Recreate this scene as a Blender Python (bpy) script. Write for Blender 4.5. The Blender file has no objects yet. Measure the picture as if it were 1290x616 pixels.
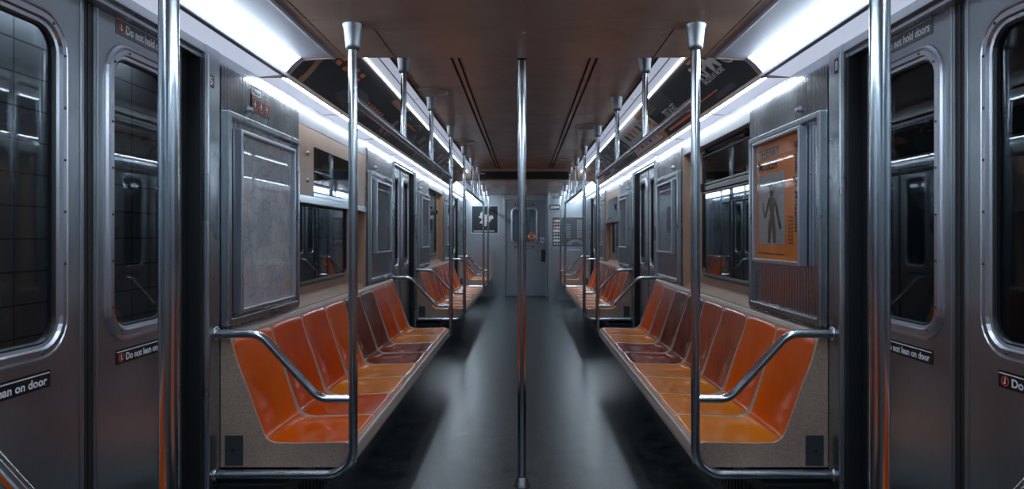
import bpy, bmesh, math, random
from mathutils import Vector, Matrix
random.seed(7)
PI = math.pi
C = bpy.context.scene.collection

# ------------------------------------------------------------------ materials
def lin(c):
    c = c/255.0
    return c/12.92 if c <= .04045 else ((c+.055)/1.055)**2.4
def rgb(r, g, b): return (lin(r), lin(g), lin(b), 1)

def new_mat(name):
    m = bpy.data.materials.new(name); m.use_nodes = True
    nt = m.node_tree; b = nt.nodes['Principled BSDF']
    return m, nt, b
def N(nt, t, **kw):
    n = nt.nodes.new(t)
    for k, v in kw.items():
        if k in n.inputs: n.inputs[k].default_value = v
        else: setattr(n, k, v)
    return n
def ramp(nt, fac, stops):
    r = nt.nodes.new('ShaderNodeValToRGB')
    el = r.color_ramp.elements
    while len(el) < len(stops): el.new(.5)
    for e, (p, c) in zip(el, stops):
        e.position = p; e.color = c
    nt.links.new(fac, r.inputs['Fac'])
    return r
def coords(nt, scale=(1,1,1)):
    tc = nt.nodes.new('ShaderNodeTexCoord'); mp = nt.nodes.new('ShaderNodeMapping')
    mp.inputs['Scale'].default_value = scale
    nt.links.new(tc.outputs['Object'], mp.inputs['Vector'])
    return mp.outputs['Vector']

def plain(name, col, rough=.5, metal=0., coat=0., spec=None):
    m, nt, b = new_mat(name)
    b.inputs['Base Color'].default_value = col
    b.inputs['Roughness'].default_value = rough
    b.inputs['Metallic'].default_value = metal
    b.inputs['Coat Weight'].default_value = coat
    if spec is not None: b.inputs['Specular IOR Level'].default_value = spec
    return m

def steel(name, col, rough, scale=(60,60,3), amount=.25, bump=.02, rvar=.1, blotch=2.5):
    """brushed metal: stretched grain in colour and roughness, large smudges"""
    m, nt, b = new_mat(name)
    v = coords(nt, scale)
    n = N(nt, 'ShaderNodeTexNoise', Scale=8.0, Detail=4.0); nt.links.new(v, n.inputs['Vector'])
    v2 = coords(nt, (1,1,1))
    n2 = N(nt, 'ShaderNodeTexNoise', Scale=blotch, Detail=5.0); nt.links.new(v2, n2.inputs['Vector'])
    d = tuple(c*(1-amount) for c in col[:3])+(1,)
    r = ramp(nt, n.outputs['Fac'], [(.3, d), (.7, col)])
    nt.links.new(r.outputs['Color'], b.inputs['Base Color'])
    mr = N(nt, 'ShaderNodeMapRange'); mr.inputs['To Min'].default_value = max(.02, rough-rvar); mr.inputs['To Max'].default_value = rough+rvar
    mr.inputs['From Min'].default_value = .3; mr.inputs['From Max'].default_value = .7
    nt.links.new(n2.outputs['Fac'], mr.inputs['Value']); nt.links.new(mr.outputs['Result'], b.inputs['Roughness'])
    b.inputs['Metallic'].default_value = 1
    if bump:
        bp = N(nt, 'ShaderNodeBump', Strength=bump*10, Distance=.001)
        nt.links.new(n.outputs['Fac'], bp.inputs['Height']); nt.links.new(bp.outputs['Normal'], b.inputs['Normal'])
    return m

def speckled(name, col, col2, rough, coat=0., scale=260., bump=0.):
    m, nt, b = new_mat(name)
    v = coords(nt)
    n = N(nt, 'ShaderNodeTexNoise', Scale=scale, Detail=2.0); nt.links.new(v, n.inputs['Vector'])
    n2 = N(nt, 'ShaderNodeTexNoise', Scale=4.0, Detail=6.0); nt.links.new(v, n2.inputs['Vector'])
    r = ramp(nt, n.outputs['Fac'], [(.35, col2), (.6, col)])
    r2 = ramp(nt, n2.outputs['Fac'], [(.3, (.78,.78,.78,1)), (.7, (1,1,1,1))])
    mx = N(nt, 'ShaderNodeMix', data_type='RGBA', blend_type='MULTIPLY'); mx.inputs[0].default_value = 1
    nt.links.new(r.outputs['Color'], mx.inputs[6]); nt.links.new(r2.outputs['Color'], mx.inputs[7])
    nt.links.new(mx.outputs[2], b.inputs['Base Color'])
    b.inputs['Roughness'].default_value = rough; b.inputs['Coat Weight'].default_value = coat
    if bump:
        bp = N(nt, 'ShaderNodeBump', Strength=bump, Distance=.002)
        nt.links.new(n2.outputs['Fac'], bp.inputs['Height']); nt.links.new(bp.outputs['Normal'], b.inputs['Normal'])
    return m

def emit(name, col, strength):
    m, nt, b = new_mat(name)
    b.inputs['Base Color'].default_value = (.08,.08,.09,1)
    b.inputs['Emission Color'].default_value = col
    b.inputs['Emission Strength'].default_value = strength
    b.inputs['Roughness'].default_value = .4
    return m

def seat_mat(name, col, worn, amount):
    """glossy moulded plastic, rubbed in streaks that run down the seat"""
    m, nt, b = new_mat(name)
    v = coords(nt, (3, 26, 3)); v1 = coords(nt)
    n = N(nt, 'ShaderNodeTexNoise', Scale=1.6, Detail=7.0, Roughness=.62); nt.links.new(v, n.inputs['Vector'])
    n3 = N(nt, 'ShaderNodeTexNoise', Scale=5.0, Detail=8.0, Roughness=.7); nt.links.new(v1, n3.inputs['Vector'])
    ad = N(nt, 'ShaderNodeMath', operation='ADD'); nt.links.new(n.outputs['Fac'], ad.inputs[0]); nt.links.new(n3.outputs['Fac'], ad.inputs[1])
    r = ramp(nt, ad.outputs[0], [(.0, col), (.5, col), (.85, worn)])
    r.color_ramp.elements[1].position = .55-amount*.15
    # the sum runs 0.6..1.4 : bring it into range
    mr = N(nt, 'ShaderNodeMapRange'); mr.inputs['From Min'].default_value = .7; mr.inputs['From Max'].default_value = 1.35
    nt.links.new(ad.outputs[0], mr.inputs['Value']); nt.links.new(mr.outputs['Result'], r.inputs['Fac'])
    sc_ = N(nt, 'ShaderNodeTexNoise', Scale=9.0, Detail=9.0, Roughness=.75); nt.links.new(coords(nt, (2, 5, 2)), sc_.inputs['Vector'])
    r3 = ramp(nt, sc_.outputs['Fac'], [(.60, (0,0,0,1)), (.72, (.55,.55,.55,1))])
    mx = N(nt, 'ShaderNodeMix', data_type='RGBA'); mx.inputs[7].default_value = (min(1, worn[0]*1.25+.08), worn[1]*1.5+.10, worn[2]+.07, 1)
    nt.links.new(r3.outputs['Color'], mx.inputs[0]); nt.links.new(r.outputs['Color'], mx.inputs[6])
    nt.links.new(mx.outputs[2], b.inputs['Base Color'])
    rr = N(nt, 'ShaderNodeMapRange'); rr.inputs['From Min'].default_value = .35; rr.inputs['From Max'].default_value = .7
    rr.inputs['To Min'].default_value = .11; rr.inputs['To Max'].default_value = .24
    nt.links.new(n3.outputs['Fac'], rr.inputs['Value']); nt.links.new(rr.outputs['Result'], b.inputs['Roughness'])
    b.inputs['Specular IOR Level'].default_value = .38
    bp = N(nt, 'ShaderNodeBump', Strength=.12, Distance=.003)
    nt.links.new(n3.outputs['Fac'], bp.inputs['Height']); nt.links.new(bp.outputs['Normal'], b.inputs['Normal'])
    return m

def glass(name, tint, rough=.02, refl=1.0):
    m = bpy.data.materials.new(name); m.use_nodes = True
    nt = m.node_tree; nt.nodes.clear()
    o = nt.nodes.new('ShaderNodeOutputMaterial')
    t = N(nt, 'ShaderNodeBsdfTransparent', Color=tint)
    g = N(nt, 'ShaderNodeBsdfGlossy', Color=(.9,.92,.95,1), Roughness=rough)
    lw = N(nt, 'ShaderNodeLayerWeight', Blend=.5)            # same from either face of the pane
    pw = N(nt, 'ShaderNodeMath', operation='POWER'); pw.inputs[1].default_value = 4.2
    nt.links.new(lw.outputs['Facing'], pw.inputs[0])
    f = N(nt, 'ShaderNodeMapRange'); f.inputs['To Min'].default_value = .045*refl; f.inputs['To Max'].default_value = refl
    nt.links.new(pw.outputs[0], f.inputs['Value'])
    mx = nt.nodes.new('ShaderNodeMixShader')
    nt.links.new(f.outputs[0], mx.inputs[0]); nt.links.new(t.outputs[0], mx.inputs[1]); nt.links.new(g.outputs[0], mx.inputs[2])
    nt.links.new(mx.outputs[0], o.inputs['Surface'])
    return m

def map_mat(name, base, line, tint):
    """a paper map: thin network of lines, pale land blocks, tinted spots"""
    m, nt, b = new_mat(name)
    v = coords(nt)
    vo = N(nt, 'ShaderNodeTexVoronoi', feature='DISTANCE_TO_EDGE', Scale=13.0); nt.links.new(v, vo.inputs['Vector'])
    vo2 = N(nt, 'ShaderNodeTexVoronoi', feature='DISTANCE_TO_EDGE', Scale=46.0); nt.links.new(v, vo2.inputs['Vector'])
    mn = N(nt, 'ShaderNodeMath', operation='MINIMUM'); nt.links.new(vo.outputs['Distance'], mn.inputs[0])
    ml = N(nt, 'ShaderNodeMath', operation='MULTIPLY'); ml.inputs[1].default_value = 1.6
    nt.links.new(vo2.outputs['Distance'], ml.inputs[0]); nt.links.new(ml.outputs[0], mn.inputs[1])
    r = ramp(nt, mn.outputs[0], [(.0, line), (.05, base)])
    n = N(nt, 'ShaderNodeTexNoise', Scale=5.0, Detail=6.0); nt.links.new(v, n.inputs['Vector'])
    r2 = ramp(nt, n.outputs['Fac'], [(.42, (1,1,1,1)), (.47, (.8,.82,.85,1)), (.62, (.8,.82,.85,1)), (.68, tint)])
    mx = N(nt, 'ShaderNodeMix', data_type='RGBA', blend_type='MULTIPLY'); mx.inputs[0].default_value = 1
    nt.links.new(r.outputs['Color'], mx.inputs[6]); nt.links.new(r2.outputs['Color'], mx.inputs[7])
    nt.links.new(mx.outputs[2], b.inputs['Base Color'])
    b.inputs['Roughness'].default_value = .6
    return m

def floor_mat():
    m, nt, b = new_mat('dark vinyl floor')
    v = coords(nt)
    n = N(nt, 'ShaderNodeTexVoronoi', Scale=190.0); nt.links.new(v, n.inputs['Vector'])
    n2 = N(nt, 'ShaderNodeTexNoise', Scale=6.5, Detail=8.0, Roughness=.72); nt.links.new(v, n2.inputs['Vector'])
    n3 = N(nt, 'ShaderNodeTexNoise', Scale=60.0, Detail=3.0); nt.links.new(v, n3.inputs['Vector'])
    r = ramp(nt, n.outputs['Color'], [(.5, (.018,.024,.026,1)), (.9, (.075,.088,.092,1))])
    r2 = ramp(nt, n2.outputs['Fac'], [(.38, (.35,.35,.35,1)), (.62, (1.7,1.7,1.7,1))])
    mx = N(nt, 'ShaderNodeMix', data_type='RGBA', blend_type='MULTIPLY'); mx.inputs[0].default_value = 1
    nt.links.new(r.outputs['Color'], mx.inputs[6]); nt.links.new(r2.outputs['Color'], mx.inputs[7])
    nt.links.new(mx.outputs[2], b.inputs['Base Color'])
    mr = N(nt, 'ShaderNodeMapRange'); mr.inputs['From Min'].default_value = .3; mr.inputs['From Max'].default_value = .7
    mr.inputs['To Min'].default_value = .27; mr.inputs['To Max'].default_value = .35
    nt.links.new(n2.outputs['Fac'], mr.inputs['Value']); nt.links.new(mr.outputs['Result'], b.inputs['Roughness'])
    b.inputs['Specular IOR Level'].default_value = .8
    bp = N(nt, 'ShaderNodeBump', Strength=.15, Distance=.002)
    nt.links.new(n3.outputs['Fac'], bp.inputs['Height']); nt.links.new(bp.outputs['Normal'], b.inputs['Normal'])
    return m

def tile_mat():
    m, nt, b = new_mat('station wall tile')
    tc = nt.nodes.new('ShaderNodeTexCoord')
    sp = nt.nodes.new('ShaderNodeSeparateXYZ'); cb = nt.nodes.new('ShaderNodeCombineXYZ')
    nt.links.new(tc.outputs['Object'], sp.inputs[0]); nt.links.new(sp.outputs['Y'], cb.inputs['X']); nt.links.new(sp.outputs['Z'], cb.inputs['Y'])
    br = N(nt, 'ShaderNodeTexBrick', Scale=1.0); br.offset = 0.0
    br.inputs['Color1'].default_value = (.42,.45,.46,1); br.inputs['Color2'].default_value = (.36,.39,.41,1)
    br.inputs['Mortar'].default_value = (.10,.11,.12,1)
    br.inputs['Mortar Size'].default_value = .006; br.inputs['Brick Width'].default_value = .42; br.inputs['Row Height'].default_value = .21
    nt.links.new(cb.outputs[0], br.inputs['Vector']); nt.links.new(br.outputs['Color'], b.inputs['Base Color'])
    b.inputs['Roughness'].default_value = .3
    return m

LIGHT = (.68, .81, .93, 1)
LAV = (.70, .77, .97, 1)
M = {
 'steel':   steel('brushed stainless steel', (.50,.55,.59,1), .30),
 'door':    steel('door stainless steel', (.45,.50,.54,1), .36, (80,80,2), .18, .01, .08, 3.0),
 'mirror':  steel('polished ribbed steel', (.54,.58,.63,1), .22, (50,50,2), .2, .01, .06),
 'frame':   steel('window frame aluminium', (.62,.65,.72,1), .34, (40,40,40), .15, 0, .06),
 'tube':    steel('polished tube steel', (.54,.59,.64,1), .20, (30,30,30), .1, 0, .05, 14.),
 'cap':     steel('cast pole cap metal', (.34,.36,.39,1), .42, (30,30,30), .2, 0, .06),
 'endsteel':steel('end wall steel', (.44,.49,.53,1), .34, (50,50,2), .2, .0, .03),
 'paintdoor':plain('grey painted door', (.19,.205,.235,1), .42),
 'beige':   speckled('speckled beige fibreglass', (.56,.375,.27,1), (.45,.295,.205,1), .36, 0, 320),
 'sill':    speckled('grey beige bench shell', (.54,.39,.32,1), (.34,.24,.195,1), .28, 0, 300, .05),
 'ceil':    speckled('brown laminate ceiling', (.52,.355,.27,1), (.43,.29,.22,1), .22, .0, 500),
 'cornice': speckled('white enamel cornice', (.36,.36,.40,1), (.33,.33,.37,1), .3, 0, 300),
 'black':   plain('black rubber', (.012,.014,.016,1), .5),
 'gasket':  plain('black window gasket', (.016,.018,.022,1), .32),
 'dark':    plain('dark metal and bench shade', (.022,.026,.030,1), .5, .3),
 'plate':   plain('dark access plate', (.06,.072,.08,1), .38, .3),
 'floor':   floor_mat(),
 'tile':    tile_mat(),
 'lamp':    emit('bright lamp diffuser', LIGHT, 18.),
 'core':    emit('added bright tube', LIGHT, 27.),  # added light source, gives the strips enough output for the whole car
 'edge':    emit('added slim bright tube', LIGHT, 14.),  # added light source along the ceiling strips, for the ad cards
 'strip':   emit('light strip diffuser', LAV, .68),
 'vent':    emit('upper lamp strip diffuser', LAV, .50),
 'reflector': plain('white lamp reflector', (.36,.37,.43,1), .45),
 'glass':   glass('window glass', (.62,.68,.70,1)),
 'plexi':   glass('scratched poster cover', (.99,.99,.99,1), .025, .4),
 'signwhite': plain('white print', (.82,.84,.88,1), .4),
 'signblack': plain('black sign ground', (.010,.012,.014,1), .35),
 'signgrey': plain('grey sign ground', (.16,.17,.19,1), .35, .5),
 'red':     plain('red sign print', (.62,.075,.02,1), .4),
 'screw_groove':   plain('screws and groove shade', (.10,.11,.12,1), .4, 1.),
 'ink':     plain('black poster ink', (.013,.013,.015,1), .45),
 'posterorange': speckled('orange poster paper', (.95,.27,.02,1), (.88,.24,.015,1), .4, 0, 300),
 'postergrey': speckled('grey poster photograph', (.50,.50,.50,1), (.38,.38,.38,1), .5, 0, 90),
 'map':     map_mat('subway map paper', (.62,.65,.68,1), (.40,.42,.45,1), (1.0,.72,.55,1)),
 'dimmap':  map_mat('dim printed notice', (.24,.26,.28,1), (.09,.10,.11,1), (1.0,.8,.7,1)),
 'card_dark': plain('dark ad card', (.024,.034,.040,1), .36, spec=.3),
 'card_slate': plain('slate ad print', (.075,.09,.105,1), .36, spec=.3),
 'card_brown': plain('brown ad print', (.36,.18,.11,1), .35),
 'card_orange': plain('orange ad print', (.80,.20,.05,1), .35),
 'card_light': plain('pale ad card', (.60,.58,.57,1), .35),
 'card_grey': plain('grey ad card', (.09,.10,.115,1), .25),
}
SEAT = {
 'bright': seat_mat('bright orange plastic', (.70,.105,.004,1), (.62,.15,.012,1), .2),
 'light':  seat_mat('light orange plastic', (.74,.215,.012,1), (.62,.23,.04,1), .3),
 'red':    seat_mat('red orange plastic', (.60,.072,.004,1), (.45,.06,.008,1), .3),
 'rust':   seat_mat('worn rust orange plastic', (.40,.085,.03,1), (.22,.06,.03,1), .6),
 'brown':  seat_mat('rubbed brown plastic', (.17,.045,.024,1), (.075,.025,.017,1), .6),
 'maroon': seat_mat('dark red brown plastic', (.26,.04,.018,1), (.13,.028,.016,1), .5),
}

# ------------------------------------------------------------------ mesh builder
ORG = {}
class MB:
    def __init__(self, s=1): self.s = s; self.v = []; self.f = []; self.sm = []; self.mi = []; self.m = 0
    def add(self, vs, fs, smooth=False):
        o = len(self.v)
        self.v += [(self.s*x, y, z) for x, y, z in vs]
        self.f += [tuple(i+o for i in f) for f in fs]
        self.sm += [smooth]*len(fs); self.mi += [self.m]*len(fs)
        return self
    def box(self, x0, x1, y0, y1, z0, z1):
        vs = [(x, y, z) for x in (x0, x1) for y in (y0, y1) for z in (z0, z1)]
        return self.add(vs, [(0,1,3,2),(4,6,7,5),(0,4,5,1),(2,3,7,6),(0,2,6,4),(1,5,7,3)])
    def bbox(self, x0, x1, y0, y1, z0, z1, b=.003):
        """box with bevelled edges"""
        bm = bmesh.new(); bmesh.ops.create_cube(bm, size=1)
        for v in bm.verts:
            v.co = Vector(((x0+x1)/2+v.co.x*(x1-x0), (y0+y1)/2+v.co.y*(y1-y0), (z0+z1)/2+v.co.z*(z1-z0)))
        b = min(b, abs(x1-x0)*.4, abs(y1-y0)*.4, abs(z1-z0)*.4)
        bmesh.ops.bevel(bm, geom=bm.edges[:], offset=b, segments=2, affect='EDGES', profile=.5)
        bm.verts.ensure_lookup_table()
        self.add([tuple(v.co) for v in bm.verts], [tuple(v.index for v in f.verts) for f in bm.faces]); bm.free()
        return self
    def prism(self, poly, y0, y1):
        """polygon in (x,z) pushed along the car (y)"""
        n = len(poly)
        vs = [(x, y0, z) for x, z in poly]+[(x, y1, z) for x, z in poly]
        fs = [tuple(range(n)), tuple(range(2*n-1, n-1, -1))]+[(i, (i+1) % n, n+(i+1) % n, n+i) for i in range(n)]
        return self.add(vs, fs)
    def tube(self, path, r, n=14, caps=True):
        P = [Vector(p) for p in path]; vs = []; fs = []
        t0 = (P[1]-P[0]).normalized()
        u = t0.orthogonal().normalized()
        for i, p in enumerate(P):
            t = ((P[min(i+1, len(P)-1)]-p).normalized()+(p-P[max(i-1, 0)]).normalized()) if 0 < i < len(P)-1 else (P[1]-P[0] if i == 0 else P[-1]-P[-2])
            t.normalize(); u = (u-t*u.dot(t)).normalized(); w = t.cross(u)
            for k in range(n):
                a = 2*PI*k/n
                vs.append(tuple(p+r*(u*math.cos(a)+w*math.sin(a))))
        for i in range(len(P)-1):
            for k in range(n):
                a = i*n+k; b = i*n+(k+1) % n
                fs.append((a, b, b+n, a+n))
        self.add(vs, fs, True)
        if caps:
            self.add(vs[:n], [tuple(range(n))]); self.add(vs[-n:], [tuple(range(n))])
        return self
    def lathe(self, prof, c, axis='z', n=24):
        """prof: (radius, height) pairs about the point c"""
        vs = []; fs = []
        for r, h in prof:
            for k in range(n):
                a = 2*PI*k/n; p, q = r*math.cos(a), r*math.sin(a)
                if axis == 'z': vs.append((c[0]+p, c[1]+q, c[2]+h))
                elif axis == 'x': vs.append((c[0]+h, c[1]+p, c[2]+q))
                else: vs.append((c[0]+p, c[1]+h, c[2]+q))
        for i in range(len(prof)-1):
            for k in range(n):
                a = i*n+k; b = i*n+(k+1) % n
                fs.append((a, b, b+n, a+n))
        self.add(vs, fs, True)
        if prof[0][0] > 1e-6: self.add(vs[:n], [tuple(range(n))])
        if prof[-1][0] > 1e-6: self.add(vs[-n:], [tuple(range(n))])
        return self
    def loops(self, rings, close=True, smooth=False):
        n = len(rings[0]); vs = [p for r in rings for p in r]; fs = []
        m = len(rings)
        for i in range(m if close else m-1):
            j = (i+1) % m
            for k in range(n):
                fs.append((i*n+k, i*n+(k+1) % n, j*n+(k+1) % n, j*n+k))
        return self.add(vs, fs, smooth)
    def grid(self, rows, smooth=True):
        n = len(rows[0]); vs = [p for r in rows for p in r]
        fs = [(i*n+k, i*n+k+1, (i+1)*n+k+1, (i+1)*n+k) for i in range(len(rows)-1) for k in range(n-1)]
        return self.add(vs, fs, smooth)
    def build(self, name, mats, parent=None, label=None):
        me = bpy.data.meshes.new(name)
        org = ORG.get(parent.name, Vector((0,0,0))) if parent else Vector((0,0,0))
        me.from_pydata([tuple(Vector(v)-org) for v in self.v], [], self.f)
        if not isinstance(mats, (list, tuple)): mats = [mats]
        for m in mats: me.materials.append(M[m] if isinstance(m, str) else m)
        for p, s_, i in zip(me.polygons, self.sm, self.mi):
            p.use_smooth = s_; p.material_index = i
        bm = bmesh.new(); bm.from_mesh(me); bmesh.ops.recalc_face_normals(bm, faces=bm.faces); bm.to_mesh(me); bm.free()
        o = bpy.data.objects.new(name, me); C.objects.link(o)
        if parent: o.parent = parent
        ORG[o.name] = org
        if label: o['label'] = label
        return o

def tag(o, label=None, cat=None, group=None, kind=None):
    if label: o['label'] = label
    if cat: o['category'] = cat
    if group: o['group'] = group
    if kind: o['kind'] = kind
    return o
def thing(name, loc, label, cat, group=None, kind=None):
    o = bpy.data.objects.new(name, None); C.objects.link(o); o.location = loc
    ORG[o.name] = Vector(loc)
    return tag(o, label, cat, group, kind)
def struct(o, label=None, cat=None): return tag(o, label, cat, None, 'structure')

def rrect(y0, y1, z0, z1, r, n=6):
    r = max(1e-4, min(r, (y1-y0)/2-1e-4, (z1-z0)/2-1e-4)); out = []
    for cy, cz, a0 in ((y1-r, z1-r, 0), (y0+r, z1-r, 90), (y0+r, z0+r, 180), (y1-r, z0+r, 270)):
        for k in range(n+1):
            a = math.radians(a0+90*k/n); out.append((cy+r*math.cos(a), cz+r*math.sin(a)))
    return out
def rframe(mb, y0, y1, z0, z1, r, prof):
    """rounded frame lofted on a side wall; prof = (inset, x) pairs going round the section"""
    rings = []
    for ins, x in prof:
        rings.append([(x, y, z) for y, z in rrect(y0+ins, y1-ins, z0+ins, z1-ins, r-ins)])
    return mb.loops(rings, True)
def rplate(mb, y0, y1, z0, z1, r, x0, x1):
    p = rrect(y0, y1, z0, z1, r); n = len(p)
    vs = [(x0, y, z) for y, z in p]+[(x1, y, z) for y, z in p]
    return mb.add(vs, [tuple(range(n)), tuple(range(2*n-1, n-1, -1))]+[(i, (i+1) % n, n+(i+1) % n, n+i) for i in range(n)])
def wall_hole(mb, x0, x1, Y0, Y1, Z0, Z1, y0, y1, z0, z1, r=.0):
    """slab with a (rounded) hole, as lofted rings"""
    n = 6; inner = rrect(y0, y1, z0, z1, max(r, .001), n)
    outer = []
    for q, (cy, cz) in enumerate(((Y1, Z1), (Y0, Z1), (Y0, Z0), (Y1, Z0))):
        outer += [(cy, cz)]*(n+1)
    rings = [[(x0, y, z) for y, z in outer], [(x0, y, z) for y, z in inner], [(x1, y, z) for y, z in inner], [(x1, y, z) for y, z in outer]]
    m = len(inner)
    vs = [p for rg in rings for p in rg]; fs = []
    for i in range(4):
        j = (i+1) % 4
        for k in range(m):
            a, b, c, d = i*m+k, i*m+(k+1) % m, j*m+(k+1) % m, j*m+k
            f = []
            for q in (a, b, c, d):
                if not any((Vector(vs[q])-Vector(vs[w])).length < 1e-7 for w in f): f.append(q)
            if len(f) > 2: fs.append(tuple(f))
    return mb.add(vs, fs)

def fillet(pts, rads, n=7):
    P = [Vector(p) for p in pts]; out = [P[0]]
    for i in range(1, len(P)-1):
        a = (P[i-1]-P[i]).normalized(); b = (P[i+1]-P[i]).normalized(); r = rads[i-1]
        ang = a.angle(b); d = r/math.tan(ang/2)
        c = P[i]+(a+b).normalized()*(r/math.sin(ang/2)); s0 = P[i]+a*d-c; s1 = P[i]+b*d-c
        for k in range(n+1):
            t = k/n; om = s0.angle(s1)
            out.append(c+(s0*math.sin((1-t)*om)+s1*math.sin(t*om))/math.sin(om))
    out.append(P[-1]); return out

# --- lettering: the text's outline as flat mesh, mapped by fn(x, y) -> point
def text_mesh(body, weight=0.0):
    cu = bpy.data.curves.new('t', 'FONT'); cu.body = body; cu.resolution_u = 3; cu.offset = weight
    o = bpy.data.objects.new('t', cu); C.objects.link(o)
    dg = bpy.context.evaluated_depsgraph_get(); dg.update()
    me = bpy.data.meshes.new_from_object(o.evaluated_get(dg))
    vs = [(v.co.x, v.co.y) for v in me.vertices]; fs = [tuple(p.vertices) for p in me.polygons]
    bpy.data.objects.remove(o); bpy.data.curves.remove(cu); bpy.data.meshes.remove(me)
    return vs, fs
TXT = {}
def put_text(mb, body, fn, w, h, weight=.01):
    """letters scaled into a w x h box; fn maps box coords to space"""
    if (body, weight) not in TXT: TXT[(body, weight)] = text_mesh(body, weight)
    vs, fs = TXT[(body, weight)]
    x0 = min(v[0] for v in vs); x1 = max(v[0] for v in vs); y0 = min(v[1] for v in vs); y1 = max(v[1] for v in vs)
    mb.add([fn((x-x0)/(x1-x0)*w, (y-y0)/(y1-y0)*h) for x, y in vs], fs)
def wall_fn(s, x, ystart, z):
    """lettering on a side wall: it reads away from the camera on the left, towards it on the right"""
    return (lambda a, b: (x, ystart+a, z+b)) if s < 0 else (lambda a, b: (x, ystart-a, z+b))

SIDE = {-1: 'left', 1: 'right'}
END = 14.10        # far end wall
BACK = -.45        # end wall behind the camera
XW = 1.25          # face of the side walls
ZW = 2.03          # top of the side walls
POLES = [(1.30,), (2.70, 6.30), (7.72, 11.32), (12.74,)]
VEST = [2.0, 7.01, 12.03]

# ------------------------------------------------------------------ the shell
fl = MB().box(-1.40, 1.40, BACK, END+.3, -.05, 0).build('floor', 'floor')
struct(fl, 'dark speckled floor running down the middle of the subway car', 'floor')

def cells(mb, xs, ys, z0, z1, g=.004, gx=None):
    for i in range(len(xs)-1):
        for j in range(len(ys)-1):
            mb.box(xs[i]+g/2, xs[i+1]-g/2, ys[j]+g/2, ys[j+1]-g/2, z0, z1)
# upper ceiling with two slot pairs
mb = MB()
strips = [(-.77,-.427), (-.413,-.387), (-.373,.373), (.387,.413), (.427,.77)]
for a, b in strips:
    for y0, y1 in ((3.2, 5.66), (5.665, 8.03), (8.035, 10.32)):
        mb.box(a, b, y0, y1, 2.31, 2.335)
for s in (-1, 1):
    mb.box(s*.432-.003, s*.432+.003, 3.2, 10.32, 2.304, 2.312)
    mb.box(s*.368-.003, s*.368+.003, 3.2, 10.32, 2.304, 2.312)
mb.m = 1; mb.box(-.80, .80, 3.2, 10.32, 2.34, 2.36)
struct(mb.build('ceiling', ['ceil', 'black']), 'raised brown laminate ceiling between the two low ceiling sections, with paired slots', 'ceiling')
# low ceiling over the near and the far doors
for y0, y1, cuts in ((BACK, 3.20, [BACK, 2.64, 2.755, 3.20]), (10.32, END, [10.32, 10.8, 13.0, END])):
    mb = MB()
    for a, b in ((-.91,-.855), (.855,.91)): mb.box(a+.003, b-.003, y0, y1, 2.13, 2.15)
    if y0 < 0:
        mb.box(-.852, .852, cuts[0], cuts[1]-.002, 2.13, 2.15)
        mb.box(-.852, .852, cuts[1]+.002, cuts[2]-.002, 2.13, 2.15)
        for a, b in ((-.852,-.618), (-.612,.612), (.618,.852)): mb.box(a, b, cuts[2]+.002, cuts[3], 2.13, 2.15)
        for x in (-.57, 0, .57): mb.lathe([(.006,0), (.005,-.003), (0,-.004)], (x, 2.80, 2.13), n=10)
    else:
        for j in range(3): mb.box(-.852, .852, cuts[j]+.002, cuts[j+1]-.002, 2.13, 2.15)
    mb.m = 1; mb.box(-.91, .91, y0+.004, y1-.004, 2.151, 2.20)
    mb.m = 0
    e = y1 if y0 < 0 else y0
    mb.box(-.91, .91, e-.01, e+.01, 2.15, 2.34)
    struct(mb.build('ceiling', ['ceil', 'black']), ('low brown laminate ceiling over the nearest doors' if y0 < 0 else 'low brown laminate ceiling at the far end of the car'), 'ceiling')

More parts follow.
